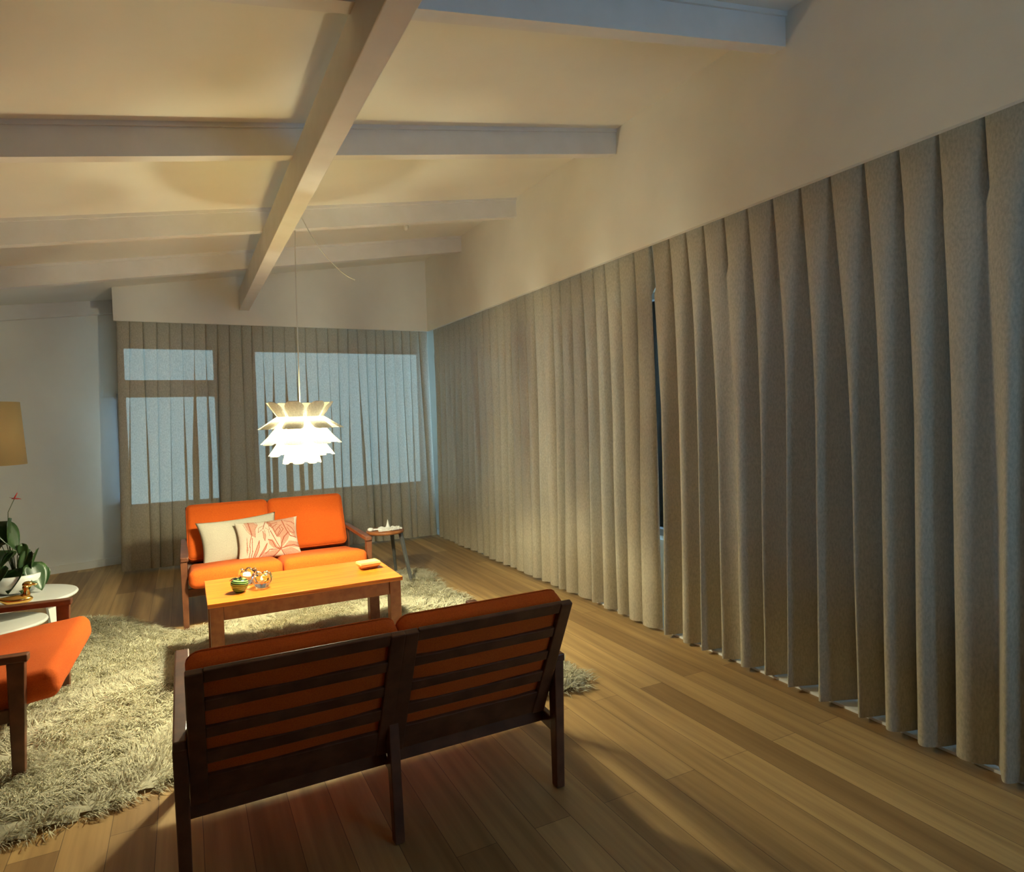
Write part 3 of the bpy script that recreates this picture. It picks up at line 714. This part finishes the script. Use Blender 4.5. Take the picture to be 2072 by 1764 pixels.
for i, (a, b, w, r_) in enumerate(blades):
    leaf(t, a, b, w, .01, r_)
    V, F = tube_vf([(a[0]*.15,a[1]*.15,.10),(a[0]*.5-.01,a[1]*.5,.10+(a[2]-.1)*.65),a], [.003,.0025,.002], 6, len(sv)); sv += V; sf += F
from_vf('stems', sv, sf, stemm, t)
tube('flower_stalk', [(-.02,0,.1),(-.03,-.01,.35),(-.02,-.03,.5),(.02,-.05,.585)], [.003,.0025,.002,.002], stemm, t, 6)
o = leaf(t, (.012,-.05,.583), (.055,-.06,.578), .016, .0, .1, redflower, .1); o.name = 'flower_petal'
o = leaf(t, (.022,-.05,.583), (-.005,-.055,.592), .010, .0, .1, redflower, .1); o.name = 'flower_petal'
tube('flower_spike', [(.018,-.05,.584),(.026,-.05,.600),(.035,-.05,.618)], [.004,.0035,.002], redflower, t, 8)
# brass duck
t = thing('brass_duck', 'polished brass duck figurine on the white oval table beside the plant', 'figurine', (-.895,4.53,.4305), .1)
bm = bmesh.new(); bmesh.ops.create_uvsphere(bm, u_segments=28, v_segments=16, radius=1)
for v in bm.verts:
    x, y, z_ = v.co; tail = max(0,-x-.3)
    v.co = (x*.082 - .005, y*.038*(1-.55*tail), (z_*.030*(1-.5*tail) + .028 + .030*tail**1.5) if z_ > -.8 else -0*.0 + .0035 + .030*tail**1.5)
from_bm('body', bm, brass, t, smooth=True)
tube('neck', [(.035,0,.040),(.048,0,.058),(.046,0,.078),(.042,0,.092),(.048,0,.104)], [.026,.019,.0145,.0145,.016], brass, t, 16)
bm = bmesh.new(); bmesh.ops.create_uvsphere(bm, u_segments=20, v_segments=12, radius=1)
for v in bm.verts: v.co = (v.co.x*.026+.054, v.co.y*.017, v.co.z*.018+.110)
from_bm('head', bm, brass, t, smooth=True)
tube('beak', [(.074,0,.110),(.088,0,.105),(.100,0,.106)], [.0085,.0065,.004], brass, t, 10)
# floor lamp at the left edge
t = thing('floor_lamp', 'unlit floor lamp with a cream tapered shade at the left edge', 'floor lamp', (-1.235,5.75,0))
lathe('base', [(.14,0),(.14,.015),(.02,.025),(.012,.03)], darkmetal, t, 40)
lathe('pole', [(.011,.028),(.011,1.30)], darkmetal, t, 16)
V = []; prof = [(.205,1.185),(.180,1.635),(.177,1.635),(.202,1.185)]
n = 48; V = [(r*math.cos(2*PI*k/n), r*math.sin(2*PI*k/n), z_) for r, z_ in prof for k in range(n)]
F = [(i*n+k,i*n+(k+1)%n,((i+1)%4)*n+(k+1)%n,((i+1)%4)*n+k) for i in range(4) for k in range(n)]
from_vf('lamp_shade', V, F, shadem, t)
bm = bmesh.new()
for a in range(3): add_bar(bm, (0,0,1.30), (.2*math.cos(a*2.09),.2*math.sin(a*2.09),1.30), (.004,.004), (.004,.004), side=(0,0,1), bev=0)
from_bm('shade_ring', bm, darkmetal, t)

# ------------------------------------------------------------ shaggy rug
OUT = [(-1.75,2.60),(-1.2,2.63),(-.62,2.70),(-.34,2.77),(-.09,2.86),(.5,2.84),(1.1,2.80),(1.55,2.76),(1.72,2.72),(1.88,2.83),(1.84,3.12),(1.78,3.5),(1.86,4.1),(1.92,4.66),(1.86,4.96),(1.95,5.45),(1.86,5.78),(1.66,5.72),(1.2,5.35),(.6,5.12),(.09,4.95),(-.12,4.90),(-.29,5.19),(-.46,5.50),(-.66,5.66),(-.85,5.62),(-1.2,5.2),(-1.75,5.0)]
def inside(x, y):
    r = False
    for (x0,y0),(x1,y1) in zip(OUT, OUT[1:]+OUT[:1]):
        if (y0 > y) != (y1 > y) and x < (x1-x0)*(y-y0)/(y1-y0)+x0: r = not r
    return r
def edge_dist(x, y):
    m_ = 9
    for (x0,y0),(x1,y1) in zip(OUT, OUT[1:]+OUT[:1]):
        dx, dy = x1-x0, y1-y0; tt = max(0,min(1,((x-x0)*dx+(y-y0)*dy)/(dx*dx+dy*dy))); m_ = min(m_, math.hypot(x-x0-tt*dx,y-y0-tt*dy))
    return m_
def rug_h(x, y, e): return min(1,e/.07)**.5*(.016 + .020*(noise.noise(Vector((x*7,y*7,0)))+.5) + .012*noise.noise(Vector((x*19,y*19,4))))
def build_rug():
    st = .03; xs = np.arange(-1.78,2.0,st); ys = np.arange(2.55,5.9,st); idx = {}; V = []; F = []; D = {}
    for i, x in enumerate(xs):
        for j, y in enumerate(ys): D[i,j] = inside(x,y) and edge_dist(x,y) > .012
    def vid(i,j):
        if (i,j) not in idx:
            x, y = float(xs[i]), float(ys[j]); e = max(0,edge_dist(x,y)-.012) if D.get((i,j)) else 0
            idx[i,j] = len(V); V.append((x, y, .003+max(0,rug_h(x,y,e))))
        return idx[i,j]
    for i in range(len(xs)-1):
        for j in range(len(ys)-1):
            if sum((D[i,j],D[i+1,j],D[i,j+1],D[i+1,j+1])) >= 3: F.append((vid(i,j),vid(i+1,j),vid(i+1,j+1),vid(i,j+1)))
    R = random.Random(8); nb = 0
    while nb < 12500:
        x, y = R.uniform(-1.75,1.95), R.uniform(2.6,5.8)
        if not inside(x,y): continue
        nb += 1; e = edge_dist(x,y); z0 = max(0,rug_h(x,y,max(0,e-.02)))
        fa = 5*PI*noise.noise(Vector((x*.9,y*.9,7))) + R.gauss(0,.45); fl = Vector((math.cos(fa),math.sin(fa),0))
        if e < .10:
            g = Vector((edge_dist(x-.01,y)-edge_dist(x+.01,y), edge_dist(x,y-.01)-edge_dist(x,y+.01), 0))
            if g.length > 1e-6:
                w_ = (1-e/.10)*.9; fl = (fl*(1-w_) + g.normalized()*w_)
                fl = fl.normalized() if fl.length > .05 else g.normalized()
        L_ = R.uniform(.045,.075); lean = R.uniform(.6,1.1); tipc = Vector((x,y,z0)) + fl*L_*lean + Vector((0,0,L_*(.28 if e > .03 else .0)))
        for k in range(10):
            rx, ry = R.gauss(0,.018), R.gauss(0,.018); p0 = Vector((x+rx,y+ry,max(.004,z0-.006)))
            p2 = tipc + Vector((rx*.75+R.gauss(0,.011), ry*.75+R.gauss(0,.011), R.gauss(0,.009)))
            p1 = (p0+p2)/2 + Vector((R.gauss(0,.004),R.gauss(0,.004),L_*.26))
            p2.z = max(.008,p2.z); sd = Vector((-fl.y,fl.x,0))*R.choice((1,1,-1)) + Vector((0,0,R.uniform(-.5,.5))); w = R.uniform(.0012,.0024)
            b = len(V); V += [p0-sd*w,p0+sd*w,p1-sd*w*.9,p1+sd*w*.9,p2]; F += [(b,b+1,b+3,b+2),(b+2,b+3,b+4)]
    me = bpy.data.meshes.new('shag_rug'); me.from_pydata([tuple(p) for p in V], [], F); me.update()
    return me
rugm = thin_cloth('shaggy_wool', (.65,.61,.455), (.62,.58,.44), 0, .15, bump=0)
tag(link('shag_rug', build_rug(), rugm, smooth=True), 'cream long haired shaggy rug under the coffee table and easy chair', 'rug')

# ------------------------------------------------------------ pillows onto the far sofa
def at(px, py, y): return pix(px, py, y)
place_frame(p2, at(478,1063,5.40), at(586,1050,5.40), at(498,1134,5.26), 0)
place_frame(p1, at(409,1066,5.50), at(548,1045,5.56), at(420,1139,5.36), 0)
